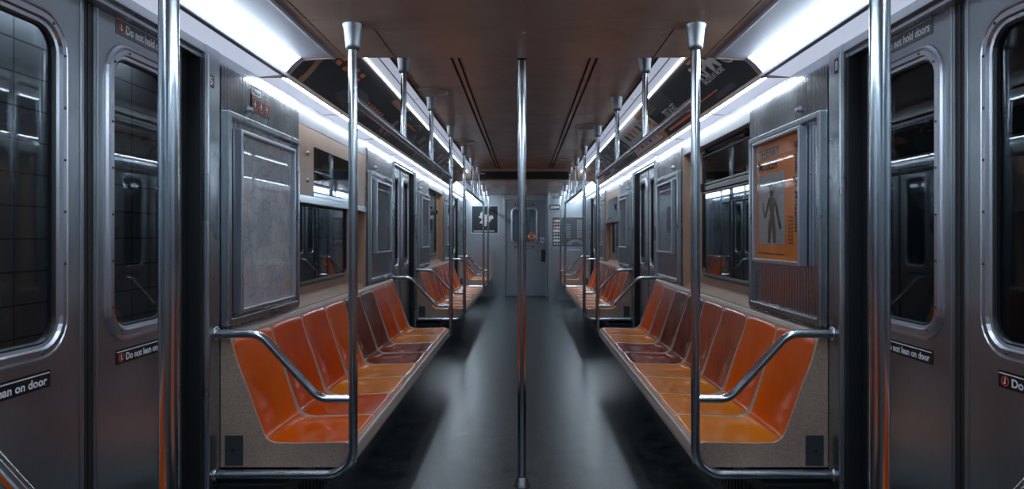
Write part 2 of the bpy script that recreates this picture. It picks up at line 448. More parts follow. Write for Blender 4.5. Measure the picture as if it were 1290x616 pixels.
# side walls: steel piers, headers, recessed beige window bays, skirting behind benches
BAYS = [(2.70, 6.30), (7.72, 11.32)]
SIGN = {(-1, 0), (1, 1)}           # bays that carry the roller sign box
wn = 0; tn = 0
WB0, WB1 = 1.15, 2.23              # window opening measured from the bench's near pole
for s in (-1, 1):
    mb = MB(s)
    # piers beside every door opening and solid ends
    mb.box(XW, 1.40, BACK, 1.35, 0, ZW)
    for a, b in BAYS:
        mb.box(XW, 1.40, a-.02, a+1.0, 0, 1.995); mb.box(XW, 1.40, b-1.0, b+.02, 0, 1.995)
        mb.box(XW, 1.40, a+1.0, b-1.0, 0, .87)
        for y0, y1 in ((a-.085, a+.035), (b-.035, b+.085)):
            mb.bbox(XW-.008, 1.40, y0, y1, 0, 2.03, .004)
            mb.tube([(XW-.008, y0+.012 if y0 < a else y1-.012, 0), (XW-.008, y0+.012 if y0 < a else y1-.012, 2.0)], .010, 8)
    mb.bbox(XW-.008, 1.40, 12.655, 12.78, 0, 2.03, .004)
    mb.bbox(XW-.008, 1.40, 1.33, 1.385, 0, 2.03, .004)
    mb.box(XW, 1.40, 12.72, END+.2, 0, ZW)
    # header mouldings over the doors
    for v in VEST:
        mb.bbox(XW-.004, 1.40, v-.66, v+.66, 1.995, 2.03, .003)
        mb.bbox(XW+.012, 1.40, v-.66, v+.66, 1.975, 1.997, .003)
    for a, b in BAYS: mb.box(XW+.004, 1.40, a, a+1.0, 1.995, 2.03); mb.box(XW+.004, 1.40, b-1.0, b, 1.995, 2.03)
    mb.m = 1
    for a, b in BAYS:
        mb.bbox(XW+.002, 1.40, a+.99, b-.99, 1.91, 2.035, .004)
    mb.m = 2
    for a, b in BAYS:
        y0, y1 = a+1.0, b-1.0
        wall_hole(mb, 1.325, 1.40, y0, y1, .87, 1.92, a+WB0-.02, a+WB1+.02, .985, 1.905, .07)
        mb.add([(XW, y0, .872), (XW, y1, .872), (1.325, y1, .93), (1.325, y0, .93), (XW, y0, .80), (XW, y1, .80), (1.325, y1, .80), (1.325, y0, .80)],
               [(0,1,2,3), (0,4,5,1), (1,5,6,2), (0,3,7,4), (2,6,7,3), (4,7,6,5)])
        mb.box(XW+.002, 1.33, y1-.035, y1+.002, .87, 1.912); mb.box(XW+.002, 1.33, y0-.002, y0+.012, .87, 1.912)
    struct(mb.build('wall_'+SIDE[s], ['steel', 'cornice', 'beige']), 'stainless steel side wall on the %s with beige recessed window bays' % SIDE[s], 'wall')
    # heater housings, their dark colour painting the shade under the benches
    mb = MB(s)
    for a, b in [(BACK, 1.26)]+[(p+.03, q-.03) for p, q in BAYS]+[(12.78, END-.02)]:
        mb.bbox(.98, XW-.001, a, b, 0, .27, .008)
        for k in range(int((b-a)/.05)): mb.box(.975, .982, a+.03+k*.05, a+.05+k*.05, .05, .20)
    struct(mb.build('baseboard_'+SIDE[s], 'dark'), 'shade-darkened slotted heater housing under the %s benches' % SIDE[s], 'heater housing')

def lean_sign(s, y0, y1, z0, z1, x, body, ground, parent):
    """the black or grey safety label with its round pictogram"""
    mb = MB(s); mb.bbox(x-.002, x, y0, y1, z0, z1, .0006)
    o = mb.build('safety_sign', ground, parent, 'safety label reading "%s"' % body)
    h = z1-z0; w = y1-y0
    mb = MB(s); mb.box(x-.0030, x-.0018, y0+.004, y1-.004, z1-.20*h, z1-.13*h)
    st = y0 if s < 0 else y1
    put_text(mb, body, wall_fn(s, x-.0030, st+(-s)*.052, z0+.17*h), w-.066, .50*h, .03)
    mb.build('lettering', 'signwhite', o)
    mb = MB(s)
    c = st+(-s)*.027; cz = z0+.42*h; r = .30*h
    ring = lambda rad, xx: [(xx, c+rad*math.cos(a*PI/10), cz+rad*math.sin(a*PI/10)) for a in range(20)]
    mb.loops([ring(r, x-.0034), ring(r*.78, x-.0034), ring(r*.78, x-.002), ring(r, x-.002)])
    mb.m = 1
    mb.box(x-.0032, x-.002, c-.10*r, c+.16*r, cz-.55*r, cz+.2*r); mb.box(x-.0032, x-.002, c-.14*r, c+.14*r, cz+.3*r, cz+.6*r)
    mb.box(x-.0032, x-.002, c+.12*r, c+.45*r, cz-.5*r, cz-.3*r)
    mb.build('pictogram', ['red', 'signwhite'], o)

# ------------------------------------------------------------------ sliding doors
dn = 0; XD = 1.30
for s in (-1, 1):
    for vi, v in enumerate(VEST):
        for leaf in (0, 1):
            dn += 1
            y0, y1 = (v-.62, v-.022) if leaf == 0 else (v+.022, v+.54)
            if leaf == 0: y0 = v-.54
            w0, w1 = (v-.50, v-.095) if leaf == 0 else (v+.07, v+.475)
            lab = '%s leaf of the %s pair of sliding doors on the %s' % (('near', 'far')[leaf], ('nearest', 'middle', 'farthest')[vi], SIDE[s])
            d = thing('door_%d' % dn, (s*XD, (y0+y1)/2, 0), 'stainless steel '+lab, 'door', None, 'structure')
            g0, g1, h0, h1 = w0+.045, w1-.045, 1.015, 1.855
            mb = MB(s); wall_hole(mb, XD, XD+.035, y0, y1, .01, 1.995, w0+.02, w1-.02, .97, 1.88, .085)
            mb.build('door_panel', 'door', d)
            mb = MB(s)
            rframe(mb, w0, w1, .94, 1.90, .115, [(0, XD), (.002, XD-.006), (.010, XD-.010), (.016, XD-.006), (.019, XD-.012), (.034, XD-.013), (.038, XD-.004), (.047, XD-.002), (.050, XD+.02), (.02, XD+.02), (.01, XD+.001)])
            fr = mb.build('window_frame', 'frame', d)
            mb = MB(s)
            per = rrect(w0+.0265, w1-.0265, .9665, 1.8735, .09, 3)
            L = []
            for k in range(len(per)):
                a = Vector(per[k]); b = Vector(per[(k+1) % len(per)]); m_ = max(1, int((b-a).length/.14))
                for q in range(m_): L.append(a+(b-a)*q/m_)
            last = None
            for p in L:
                if last is None or (p-last).length > .06:
                    mb.lathe([(.0045, 0), (.004, -.002), (0, -.0025)], (XD-.0126, p.x, p.y), 'x', 8); last = p
            mb.build('frame_screws', 'screw_groove', fr)
            mb = MB(s); rframe(mb, w0+.046, w1-.046, .986, 1.854, .07, [(0, XD), (.006, XD-.001), (.010, XD+.004), (.010, XD+.012), (0, XD+.012)])
            mb.build('glazing_seal', 'gasket', fr)
            mb = MB(s); rplate(mb, w0+.05, w1-.05, .99, 1.85, .068, XD+.012, XD+.018)
            mb.build('window_pane', 'glass', d)
            mb = MB(s)
            ya, yb = (y1, y1+.0215) if leaf == 0 else (y0-.0215, y0)
            mb.bbox(XD+.002, XD+.03, ya-.010, yb-.0005 if leaf == 0 else yb+.010, .01, 1.995, .006) if leaf == 0 else mb.bbox(XD+.002, XD+.03, ya+.0005, yb+.010, .01, 1.995, .006)
            mb.m = 1
            e = y1-.016 if leaf == 0 else y0+.016
            mb.bbox(XD-.004, XD+.004, e-.004, e+.004, .02, 1.98, .002)
            mb.build('edge_seal', ['black', 'door'], d)
            if vi < 2 or s > 0:
                a, b = (v+.13, v+.455) if leaf == 1 else (v-.52, v-.165)
                lean_sign(s, a, b, .868, .915, XD, 'Do not lean on door', 'signblack', d)
                lean_sign(s, a, b, 1.925, 1.985, XD, 'Do not hold doors', 'signgrey', d)
        # pocket linings either side
        tn += 1
        mb = MB(s)
        for a, b in ((v-.66, v-.545), (v+.545, v+.66)):
            mb.box(XD+.01, XD+.05, a, b, 0, 1.995)
        mb.box(1.256, 1.311, v+.596, v+.613, 0, 1.974); mb.box(1.256, 1.311, v-.613, v-.596, 0, 1.974)
        mb.box(1.335, 1.40, v-.66, v+.66, -.04, .008)
        mb.bbox(XD-.06, XD-.002, v-.61, v+.61, 0, .006, .002)
        mb.m = 0
        struct(mb.build('trim_%d' % tn, 'black'), 'black lining of the door pockets, %s doors on the %s' % (('nearest', 'middle', 'farthest')[vi], SIDE[s]), 'door pocket lining')

# ------------------------------------------------------------------ side windows and sign boxes
for s in (-1, 1):
    for bi, (a, b) in enumerate(BAYS):
        wn += 1
        box = (s, bi) in SIGN
        y0, y1 = a+WB0, a+WB1
        lab = ('dark window with black gasket under the beige sign box on the %s' if box else 'black framed window with a hinged upper pane on the %s') % SIDE[s]
        lab += ', '+('nearer' if bi == 0 else 'farther')+' bay'
        w = thing('window_%d' % wn, (s*1.31, (y0+y1)/2, .985), lab, 'window', None, 'structure')
        z0, z1 = .985, 1.905
        mb = MB(s); rframe(mb, y0, y1, z0, z1, .075, [(-.006, 1.325), (0, 1.308), (.012, 1.304), (.024, 1.310), (.026, 1.335), (-.006, 1.335)])
        mb.bbox(1.305, 1.335, y0+.01, y1-.01, 1.600, 1.640, .006)
        mb.build('gasket', 'gasket', w)
        mb = MB(s); mb.bbox(1.309, 1.325, y0+.03, y1-.03, 1.642, 1.660, .004); mb.bbox(1.309, 1.325, y0+.03, y1-.03, 1.582, 1.598, .004)
        mb.bbox(1.309, 1.325, y0+.03, y1-.03, 1.848, 1.864, .004)
        if not box:
            for yy in (y0+.12, y1-.12): mb.bbox(1.29, 1.312, yy-.03, yy+.03, 1.868, 1.888, .004)
            mb.bbox(1.285, 1.312, y1-.05, y1-.01, 1.60, 1.66, .006)
        mb.build('hopper_frame', 'gasket', w, 'black hinged frame of the upper pane')
        mb = MB(s); mb.box(1.318, 1.323, y0+.02, y1-.02, z0+.02, 1.60); mb.build('window_pane', 'glass', w)
        mb = MB(s); mb.box(1.318, 1.323, y0+.02, y1-.02, 1.64, z1-.02); mb.build('window_pane', 'glass', w)
        if box:
            t = thing('destination_sign_box', (s*1.28, a+1.8, 1.47), 'beige box with a small sign window above the %s dark window on the %s' % (('nearer', 'farther')[bi], SIDE[s]), 'sign box')
            Y0, Y1 = a+1.002, b-1.002
            mb = MB(s); wall_hole(mb, XW+.001, XW+.008, Y0, Y1, 1.475, 1.907, a+1.28, a+2.26, 1.53, 1.81, .01)
            mb.box(XW+.008, 1.303, Y0, Y1, 1.475, 1.485); mb.box(XW+.008, 1.303, Y0, Y1, 1.897, 1.907)
            mb.build('box_body', 'beige', t)
            mb = MB(s); mb.bbox(XW-.006, XW+.004, Y0, Y1, 1.466, 1.512, .003)
            mb.bbox(XW-.003, XW+.003, a+1.27, a+2.27, 1.512, 1.535, .002)
            mb.build('chrome_sill', 'tube', t, 'shiny chrome strip along the bottom of the box')
            mb = MB(s); mb.box(XW+.003, XW+.006, a+1.28, a+2.26, 1.53, 1.81); mb.build('sign_pane', 'glass', t)
            mb = MB(s); mb.box(XW+.035, XW+.04, a+1.1, a+2.5, 1.49, 1.89)
            mb.m = 1; mb.box(XW+.032, XW+.035, a+1.45, a+2.15, 1.57, 1.77)
            mb.m = 2; mb.tube([(XW+.022, a+1.52, 1.50), (XW+.022, a+1.50, 1.64), (XW+.022, a+1.47, 1.86)], .010, 8); mb.tube([(XW+.022, a+2.2, 1.50), (XW+.022, a+2.2, 1.86)], .008, 8)
            mb.build('sign_roll', ['dark', 'card_grey', 'tube'], t, 'dark roller blind with a grey panel and metal stays')
            for z in (1.60, 1.755):
                mb = MB(s); mb.lathe([(.013, 0), (.012, -.008), (.006, -.011), (0, -.012)], (XW+.001, a+1.16, z), 'x', 12); mb.build('lock_knob', 'cap', t)

# ------------------------------------------------------------------ framed wall cabinets (maps and posters)
def poster_art(s, y0, y1, z0, z1, x, parent):
    """orange poster: grey photograph of a standing figure, black lettering"""
    w, h = y1-y0, z1-z0
    mb = MB(s); mb.box(x-.002, x, y0, y1, z0, z1)
    p = mb.build('poster', 'posterorange', parent, 'orange exhibition poster with a grey photograph')
    fn = lambda a, b: (x-.0035, y1-a*w, z0+b*h)      # a 0..1 left to right as read
    mb = MB(s)
    mb.add([fn(.05,.13), fn(.65,.13), fn(.65,.73), fn(.05,.73)], [(0,1,2,3)])
    mb.build('photograph', 'postergrey', p)
    mb = MB(s)
    f2 = lambda a0, b0: (lambda a, b: (x-.0045, y1-(a0+a)*w, z0+(b0+b)*h))
    put_text(mb, 'THIERRY', f2(.04,.875), .50, .075, .02)
    put_text(mb, 'MUGLER', f2(.04,.765), .46, .075, .02)
    mb.build('title_lettering', 'ink', p)
    mb = MB(s); put_text(mb, 'Brooklyn Museum', lambda a, b: (x-.0045, y1-(.83+b)*w, z1-.07*h-a*h), .70, .085, .02)
    mb.build('museum_lettering', 'ink', p)
    mb = MB(s)
    for i in range(3):
        for k in range(8): mb.box(x-.0045, x-.0038, y1-(.73+.035*i+.012)*w, y1-(.73+.035*i)*w, z0+(.13+.03*k)*h, z0+(.13+.03*k+.018)*h)
    for k in range(12): mb.box(x-.0045, x-.0038, y1-(.05+.05*k+.03)*w, y1-(.05+.05*k)*w, z0+.04*h, z0+.052*h)
    mb.build('small_print', 'ink', p)
    # figure, a slim standing silhouette in relief
    mb = MB(s)
    nl = [0]
    def limb(pts):
        L = []; R = []; lx = x-.005-.0005*nl[0]; nl[0] += 1
        for i, (a, b, r) in enumerate(pts):
            q = pts[min(i+1, len(pts)-1)]; o = pts[max(i-1, 0)]
            dx, dz = (q[0]-o[0])*w, (q[1]-o[1])*h; l = math.hypot(dx, dz) or 1
            nx, nz = -dz/l*r, dx/l*r
            L.append((lx, y1-(a*w+nx), z0+b*h+nz)); R.append((lx, y1-(a*w-nx), z0+b*h-nz))
        n = len(L)
        for i in range(n-1):
            q = [L[i], L[i+1], R[i+1], R[i]]; bk = [(p[0]+.0008, p[1], p[2]) for p in q]
            mb.add(q+bk, [(0,1,2,3), (7,6,5,4), (0,4,5,1), (1,5,6,2), (2,6,7,3), (3,7,4,0)])
    limb([(.36,.53,.026), (.36,.49,.040), (.365,.44,.034), (.37,.39,.024), (.37,.34,.033), (.36,.30,.040)])
    limb([(.33,.32,.022), (.31,.23,.019), (.30,.14,.013)]); limb([(.40,.32,.022), (.42,.23,.019), (.43,.14,.013)])
    limb([(.31,.515,.010), (.26,.44,.009), (.22,.365,.007), (.205,.36,.005)]); limb([(.215,.36,.006), (.17,.42,.006), (.155,.49,.004)])
    limb([(.42,.51,.012), (.48,.43,.010), (.53,.33,.008), (.57,.26,.012)])
    limb([(.35,.60,.010), (.36,.57,.018), (.36,.545,.012), (.36,.53,.010)]); limb([(.28,.64,.006), (.36,.615,.016), (.44,.60,.006)])
    mb.build('figure', 'ink', p)

def cabinet(s, y0, y1, kind, label, far=False):
    """ribbed steel wall panel carrying an outer frame and a smaller picture frame"""
    t = thing('wall_display_case', (s*XW, (y0+y1)/2, .90), label, 'display case')
    # ribbed backing
    mb = MB(s); n = int((y1-y0-.02)/.030); prof = []
    for k in range(n):
        a = y0+.01+k*(y1-y0-.02)/n; p = (y1-y0-.02)/n
        prof += [(XW-.008, a), (XW-.008, a+p*.80), (XW-.001, a+p*.84), (XW-.001, a+p*.96)]
    prof.append((XW-.008, y1-.01))
    mb.grid([[(x, y, z) for x, y in prof] for z in (.88, 1.985)], False)
    mb.m = 1
    for k in range(n):
        q = y0+.01+(k+.9)*(y1-y0-.02)/n; mb.box(XW-.0082, XW-.004, q-.0025, q+.0025, .882, 1.983)  # dark strips paint the shade inside the grooves
    mb.build('ribbed_panel', ['mirror', 'screw_groove'], t)
    a, b = y0+.03, y1-.06
    mb = MB(s)
    Z0, Z1 = .905, 1.80
    for args in ((a, a+.028, Z0, Z1), (b-.028, b, Z0, Z1), (a+.029, b-.029, Z1-.028, Z1), (a+.029, b-.029, Z0, Z0+.028)):
        mb.bbox(XW-.032, XW-.0005, *args, .004)
    mb.build('outer_frame', 'steel', t)
    if kind == 'map': m0, m1, q0, q1 = y0+.12, y0+.80, .95, 1.735
    elif kind == 'poster': m0, m1, q0, q1 = y0+.20, y0+.81, 1.145, 1.765
    else: m0, m1, q0, q1 = y0+.18, y0+.80, 1.13, 1.74
    mb = MB(s)
    for args in ((m0, m0+.018, q0, q1), (m1-.018, m1, q0, q1), (m0+.0185, m1-.0185, q1-.018, q1), (m0+.0185, m1-.0185, q0, q0+.018)):
        mb.bbox(XW-.048, XW-.009, *args, .004)
    mb.build('picture_frame', 'frame', t)
    if kind == 'poster': poster_art(s, m0+.018, m1-.018, q0+.018, q1-.018, XW-.020, t)
    else:
        mb = MB(s); mb.box(XW-.022, XW-.020, m0+.018, m1-.018, q0+.018, q1-.018)
        mb.build('map_sheet' if kind == 'map' else 'notice_sheet', 'map' if kind == 'map' else 'dimmap', t)
    mb = MB(s); mb.box(XW-.036, XW-.034, m0+.018, m1-.018, q0+.018, q1-.018); mb.build('cover_pane', 'plexi', t)
    # key lock above, hinges on the frame edge
    mb = MB(s); mb.lathe([(.020, 0), (.020, -.004), (.014, -.008), (.013, -.016), (.009, -.020), (0, -.021)], (XW-.008, y0+.28, 1.845), 'x', 16); mb.build('key_lock', 'cap', t)
    for z in (1.02, 1.55):
        mb = MB(s); mb.lathe([(.010, 0), (.009, -.005), (0, -.007)], (XW-.004, m0-.035, z), 'x', 10); mb.build('lock_screw', 'cap', t)
    return t

c1 = cabinet(-1, 2.735, 3.70, 'map', 'tall framed subway map in scratched cover, on the left wall above the nearest seats')
cabinet(1, 2.735, 3.70, 'poster', 'framed orange museum poster above the nearest seats on the right')
for s in (-1, 1):
    cabinet(s, 5.30, 6.265, 'notice', 'steel display case at the far end of the nearer %s bench, beside the middle door' % SIDE[s])
    cabinet(s, 7.755, 8.72, 'notice', 'steel display case above the near end of the farther %s bench' % SIDE[s])
    cabinet(s, 10.32, 11.285, 'notice', 'steel display case above the far end of the farther %s bench' % SIDE[s])

# stickers
def plate_sign(s, y0, y1, z0, z1, x, body, label):
    t = thing('number_plate', (s*x, (y0+y1)/2, z0), label, 'number plate')
    mb = MB(s); rplate(mb, y0, y1, z0, z1, .006, x-.0015, x); mb.build('plate', 'signblack', t)
    w = y1-y0; h = z1-z0
    mb = MB(s); put_text(mb, body, wall_fn(s, x-.0025, (y0+.22*w) if s < 0 else (y1-.22*w), z0+.18*h), .56*w, .64*h, .03); mb.build('digit', 'signwhite', t)
plate_sign(-1, 2.620, 2.680, 1.868, 1.918, XW-.0085, '5', 'small black plate with white 5 on the left door pillar')
plate_sign(1, 2.640, 2.680, 1.925, 1.985, XW-.0085, '8', 'small black plate with white 8 on the right door pillar')
t = thing('rules_sticker', (-(XW-.009), 3.15, 1.845), 'black sticker with three red ringed symbols above the map on the left', 'sticker')
mb = MB(-1); mb.box(XW-.0110, XW-.0095, 3.045, 3.265, 1.845, 1.925); mb.build('sticker_sheet', 'signblack', t)
mb = MB(-1); mb.box(XW-.0112, XW-.0095, 3.045, 3.15, 1.926, 1.950); mb.box(XW-.0112, XW-.0095, 3.045, 3.265, 1.962, 1.967); mb.build('heading_strip', 'signwhite', t)
mb = MB(-1); put_text(mb, 'Please', wall_fn(-1, XW-.0125, 3.053, 1.930), .085, .016, .02); mb.build('lettering', 'ink', t)
mb = MB(-1)
for k in range(3):
    cy = 3.085+.070*k; cz = 1.885
    ring = lambda rad, xx: [(xx, cy+rad*math.cos(a*PI/10), cz+rad*math.sin(a*PI/10)) for a in range(20)]
    mb.m = 0; mb.loops([ring(.031, XW-.0125), ring(.025, XW-.0125), ring(.025, XW-.0112), ring(.031, XW-.0112)])
    mb.m = 1; mb.box(XW-.0122, XW-.0112, cy-.012, cy+.010, cz-.004, cz+.004); mb.box(XW-.0122, XW-.0112, cy-.003, cy+.003, cz-.016, cz+.018)
mb.build('symbols', ['red', 'signwhite'], t)

# ------------------------------------------------------------------ lamps, cove and ad cards
def cove(t):
    """concave card rail from the light strip (t=0) up to the ceiling strip (t=1)"""
    a = (1.130, 2.052); b = (.890, 2.262); m_ = (1.045, 2.185)
    return ((1-t)**2*a[0]+2*t*(1-t)*m_[0]+t*t*b[0], (1-t)**2*a[1]+2*t*(1-t)*m_[1]+t*t*b[1])
def cove_n(t, off):
    x, z = cove(t); x2, z2 = cove(min(1, t+.01)); x1, z1 = cove(max(0, t-.01))
    dx, dz = x2-x1, z2-z1; l = math.hypot(dx, dz)
    return x+dz/l*-off, z+dx/l*off     # towards the cabin
def patch(mb, y0, y1, t0, t1, off, n=8):
    mb.grid([[(cove_n(t0+(t1-t0)*k/n, off)[0], y, cove_n(t0+(t1-t0)*k/n, off)[1]) for k in range(n+1)] for y in (y0, y1)], True)
def arc(mb, cy, ct, r0, r1, a0, a1, off, n=20, kt=3.0):
    """ring segment drawn on the card; kt converts metres to t"""
    rows = []
    for rr in (r0, r1):
        row = []
        for k in range(n+1):
            a = math.radians(a0+(a1-a0)*k/n); tt = min(.985, max(.015, ct+rr*math.sin(a)*kt)); x, z = cove_n(tt, off)
            row.append((x, cy+rr*math.cos(a), z))
        rows.append(row)
    mb.grid(rows, True)

for s in (-1, 1):
    # cove backing and ceiling strip
    tn += 1
    mb = MB(s)
    for y0, y1 in ((3.2, 10.32),):
        mb.grid([[(cove_n(k/10, -.004)[0], y, cove_n(k/10, -.004)[1]) for k in range(11)] for y in (y0, y1)])
        mb.bbox(1.128, 1.140, y0, y1, 2.036, 2.056, .002)
    mb.m = 1
    mb.box(.905, .93, 3.2, 10.32, 2.262, 2.28)
    mb.m = 0
    mb.box(1.26, 1.40, BACK, END, 2.045, 2.06); mb.box(.90, 1.27, BACK, END, 2.37, 2.38); mb.box(1.26, 1.40, BACK, END, 2.06, 2.38)
    struct(mb.build('trim_%d' % tn, ['beige', 'cornice']), 'beige cove that holds the ad cards above the %s windows' % SIDE[s], 'cove')
    # upper strip of lamps along the ceiling edge
    segs = [3.2+k*1.78 for k in range(5)]
    for k in range(4):
        y0, y1 = segs[k]+.004, segs[k+1]-.004
        t = thing('ceiling_strip_lamp', (s*.83, (y0+y1)/2, 2.28), 'slim white strip along the ceiling edge on the %s, %s from the camera' % (SIDE[s], ('first', 'second', 'third', 'fourth')[k]), 'strip lamp', 'strip lamps along the ceiling edge')
        mb = MB(s); mb.add([(.885, y0, 2.262), (.885, y1, 2.262), (.828, y1, 2.286), (.828, y0, 2.286)], [(0,1,2,3)])
        mb.add([(.820, y0, 2.288), (.820, y1, 2.288), (.77, y1, 2.306), (.77, y0, 2.306)], [(0,1,2,3)]); mb.build('diffuser', 'vent', t)
        mb = MB(s); mb.tube([(.876, y0+.02, 2.262), (.876, y1-.02, 2.262)], .006, 8); mb.build('glow_tube', 'edge', t)  # extra glowing tube, added to light the ad cards
        mb = MB(s); mb.box(.815, .832, y0, y1, 2.294, 2.30); mb.bbox(.765, .772, y0, y1, 2.296, 2.312, .002); mb.build('edge_trim', 'dark', t)
    # lower continuous strip
    joints = [BACK, 1.2, 3.20, 4.2, 5.25, 6.25, 7.3, 8.35, 9.35, 10.32, 11.4, 12.6, END-.01]
    ords = ['first', 'second', 'third', 'fourth', 'fifth', 'sixth', 'seventh', 'eighth', 'ninth', 'tenth', 'eleventh', 'twelfth']
    for k in range(len(joints)-1):
        y0, y1 = joints[k]+.003, joints[k+1]-.003
        t = thing('wall_strip_lamp', (s*1.19, (y0+y1)/2, 2.04), '%s glowing strip from the camera in the row over the %s doors and windows' % (ords[k], SIDE[s]), 'strip lamp', 'strip lamps over the doors and windows')
        mb = MB(s); mb.add([(1.142, y0, 2.047), (1.142, y1, 2.047), (1.262, y1, 2.036), (1.262, y0, 2.036)], [(0,1,2,3)]); mb.build('diffuser', 'strip', t)
        if k > 1: mb = MB(s); mb.tube([(1.158, y0+.02, 2.043), (1.158, y1-.02, 2.043)], .009, 8); mb.build('glow_tube', 'core', t)  # thin glowing tube added to brighten the cabin, not a visible fitting
        mb = MB(s); mb.box(1.141, 1.262, y1-.001, y1+.003, 2.034, 2.046); mb.build('joint_strip', 'cornice', t)
    # large lamps in the low ceiling sections
    for (y0, y1, nm) in ((BACK, 3.20, 'nearest'), (10.32, END-.01, 'farthest')):
        t = thing('ceiling_light', (s*1.02, (y0+y1)/2, 2.10), 'large bright lamp housing above the %s doors on the %s' % (nm, SIDE[s]), 'ceiling light')
        mb = MB(s)
        mb.add([(.912, y0, 2.128), (.912, y1, 2.128), (1.052, y1, 2.118), (1.052, y0, 2.118)], [(0,1,2,3)])
        e = y1 if y0 < 0 else y0; q = -1 if y0 < 0 else 1
        # rounded inner end of the reflector
        mb.add([(.912, e, 2.128), (1.052, e, 2.118), (1.128, e, 2.044), (1.052, e+q*.05, 2.118), (1.120, e+q*.05, 2.052)], [(1,2,4,3)])
        mb.bbox(.904, .916, y0, y1, 2.120, 2.134, .003)
        mb.bbox(1.118, 1.142, y0, y1, 2.030, 2.050, .004)
        mb.build('reflector', 'reflector', t)
        mb = MB(s); a, b = (y0, y1-.05) if y0 < 0 else (y0+.05, y1)
        mb.add([(1.052, a, 2.118), (1.052, b, 2.118), (1.085, b, 2.092), (1.122, b, 2.050), (1.122, a, 2.050), (1.085, a, 2.092)], [(0,1,2,5), (5,2,3,4)])
        mb.build('diffuser', 'lamp', t)
        poly = [(.90, 2.125)]+[(1.06, 2.115), (1.13, 2.035), (1.27, 2.035), (1.27, 2.375), (.90, 2.375)]
        mb = MB(s); mb.prism(poly, e-.012 if y0 < 0 else e, e if y0 < 0 else e+.012)
        mb.build('end_cap', 'beige', t)

    # ad cards
    cuts = [3.225, 5.22, 6.62, 8.0, 9.2, 10.30]
    for k in range(5):
        y0, y1 = cuts[k]+.006, cuts[k+1]-.006
        if s < 0:
            lab = ['dark ad card with a brown arc and orange lines, above the nearer left window', 'dark ad card with pale arcs, second from the camera on the left', 'black ad card with thin curves over the middle doors on the left',
                   'slate ad card past the middle doors on the left', 'last dark ad card before the low ceiling on the left'][k]
            base = ['card_dark', 'card_dark', 'card_slate', 'card_grey', 'card_dark'][k]
        else:
            lab = ['dark ad card lettered RPM above the poster on the right', 'pale ad card with orange squares, second from the camera on the right', 'dark ad card with grey arcs over the middle doors on the right',
                   'grey and orange ad card past the middle doors on the right', 'last pale ad card before the low ceiling on the right'][k]
            base = ['card_dark', 'card_light', 'card_dark', 'card_grey', 'card_light'][k]
        t = thing('advertising_card', (s*1.02, (y0+y1)/2, 2.06), lab, 'ad card', 'ad cards in the coves')
        mb = MB(s); patch(mb, y0, y1, .02, .98, .0); mb.build('card', base, t)
        mb = MB(s); P = ['card_orange', 'card_slate', 'card_brown', 'signwhite', 'card_light', 'card_dark']
        o = .0015
        if s < 0 and k == 0:
            mb.m = 2; arc(mb, y0+.02, .28, .11, .17, -90, 90, o)
            mb.m = 1; arc(mb, y0+1.0, -.25, 0, .42, 30, 150, o, kt=2.0)
            mb.m = 0
            for r_ in range(2):
                for q in range(4): patch(mb, y0+.30+q*.13, y0+.37+q*.13, .74-.12*r_, .82-.12*r_, o, 2)
            mb.m = 0
            for q in range(9): patch(mb, y0+.95+q*.085, y0+1.0+q*.085, .42, .49, o, 2)
            mb.m = 1; patch(mb, y0+.2, y0+.31, .60, .64, o, 2)
            mb.m = 2; patch(mb, y1-.45, y1-.1, .80, .93, o, 3); patch(mb, y1-.10, y1-.02, .10, .35, o, 3)
        elif s > 0 and k == 0:
            # lettering reads towards the camera
            def cf(ys, t0, kt=2.95, off=.003): return lambda a, b: (cove_n(min(1, t0+b*kt), off)[0], ys-a, cove_n(min(1, t0+b*kt), off)[1])
            mb.m = 3
            put_text(mb, 'RPM', cf(3.85, .50), .37, .112, .03)
            put_text(mb, 'RACE PLAY MORE', cf(3.86, .40), .36, .034, .03)
            put_text(mb, 'TEST & GET', cf(4.92, .42), .36, .055, .03)
            arc(mb, y0+.13, .72, .085, .097, -120, 60, .0028, kt=3.0)
            mb.m = 0; patch(mb, y0+.55, y0+1.25, .20, .23, .0028, 2); patch(mb, y0+.30, y0+.55, .88, .93, .0028, 2); patch(mb, y0+1.1, y1-.12, .10, .16, .0028, 2)
            patch(mb, y0+.9, y0+1.05, .28, .36, .0028, 2)
            mb.m = 1; patch(mb, y0+.30, y0+.62, .06, .17, .0028, 2); patch(mb, y0+1.28, y1-.1, .60, .92, .0028, 4)
            mb.m = 2; patch(mb, y1-.30, y1-.04, .70, .95, .0028, 3)
        elif base == 'card_light':
            for q in range(6):
                mb.m = (0, 2, 1, 0, 2, 5)[q]; yy = y0+.10+q*(y1-y0-.2)/6
                patch(mb, yy, yy+.10, .55, .78, o, 3)
                mb.m = (2, 0, 5, 2, 1, 0)[q]; patch(mb, yy+.02, yy+.14, .16, .24, o, 2); patch(mb, yy+.02, yy+.11, .30, .33, o, 2)
            mb.m = 2; patch(mb, y0+.02, y0+.30, .80, .97, o, 2); patch(mb, y0+.03, y1-.03, .03, .07, o, 1)
            mb.m = 0; patch(mb, y0+.03, y0+.16, .04, .5, o, 3)
        else:
            mb.m = 4; arc(mb, (y0+y1)/2, .3, .20, .207, 0, 160, o); arc(mb, y0+.25, .5, .12, .126, 60, 250, o)
            mb.m = 1 if base != 'card_slate' else 5; arc(mb, (y0+y1)/2+.2, .1, .0, .24, 0, 180, o, kt=2.4)
            mb.m = 0; patch(mb, y0+.35, y0+.75, .68, .74, o, 2)
            mb.m = 2; patch(mb, y1-.24, y1-.06, .5, .8, o, 3); patch(mb, y0+.05, y0+.12, .1, .6, o, 3)
            if k == 3: mb.m = 0; patch(mb, y0+.5, y0+.62, .3, .6, o, 3)
        mb.build('print', P, t)
        mb = MB(s)
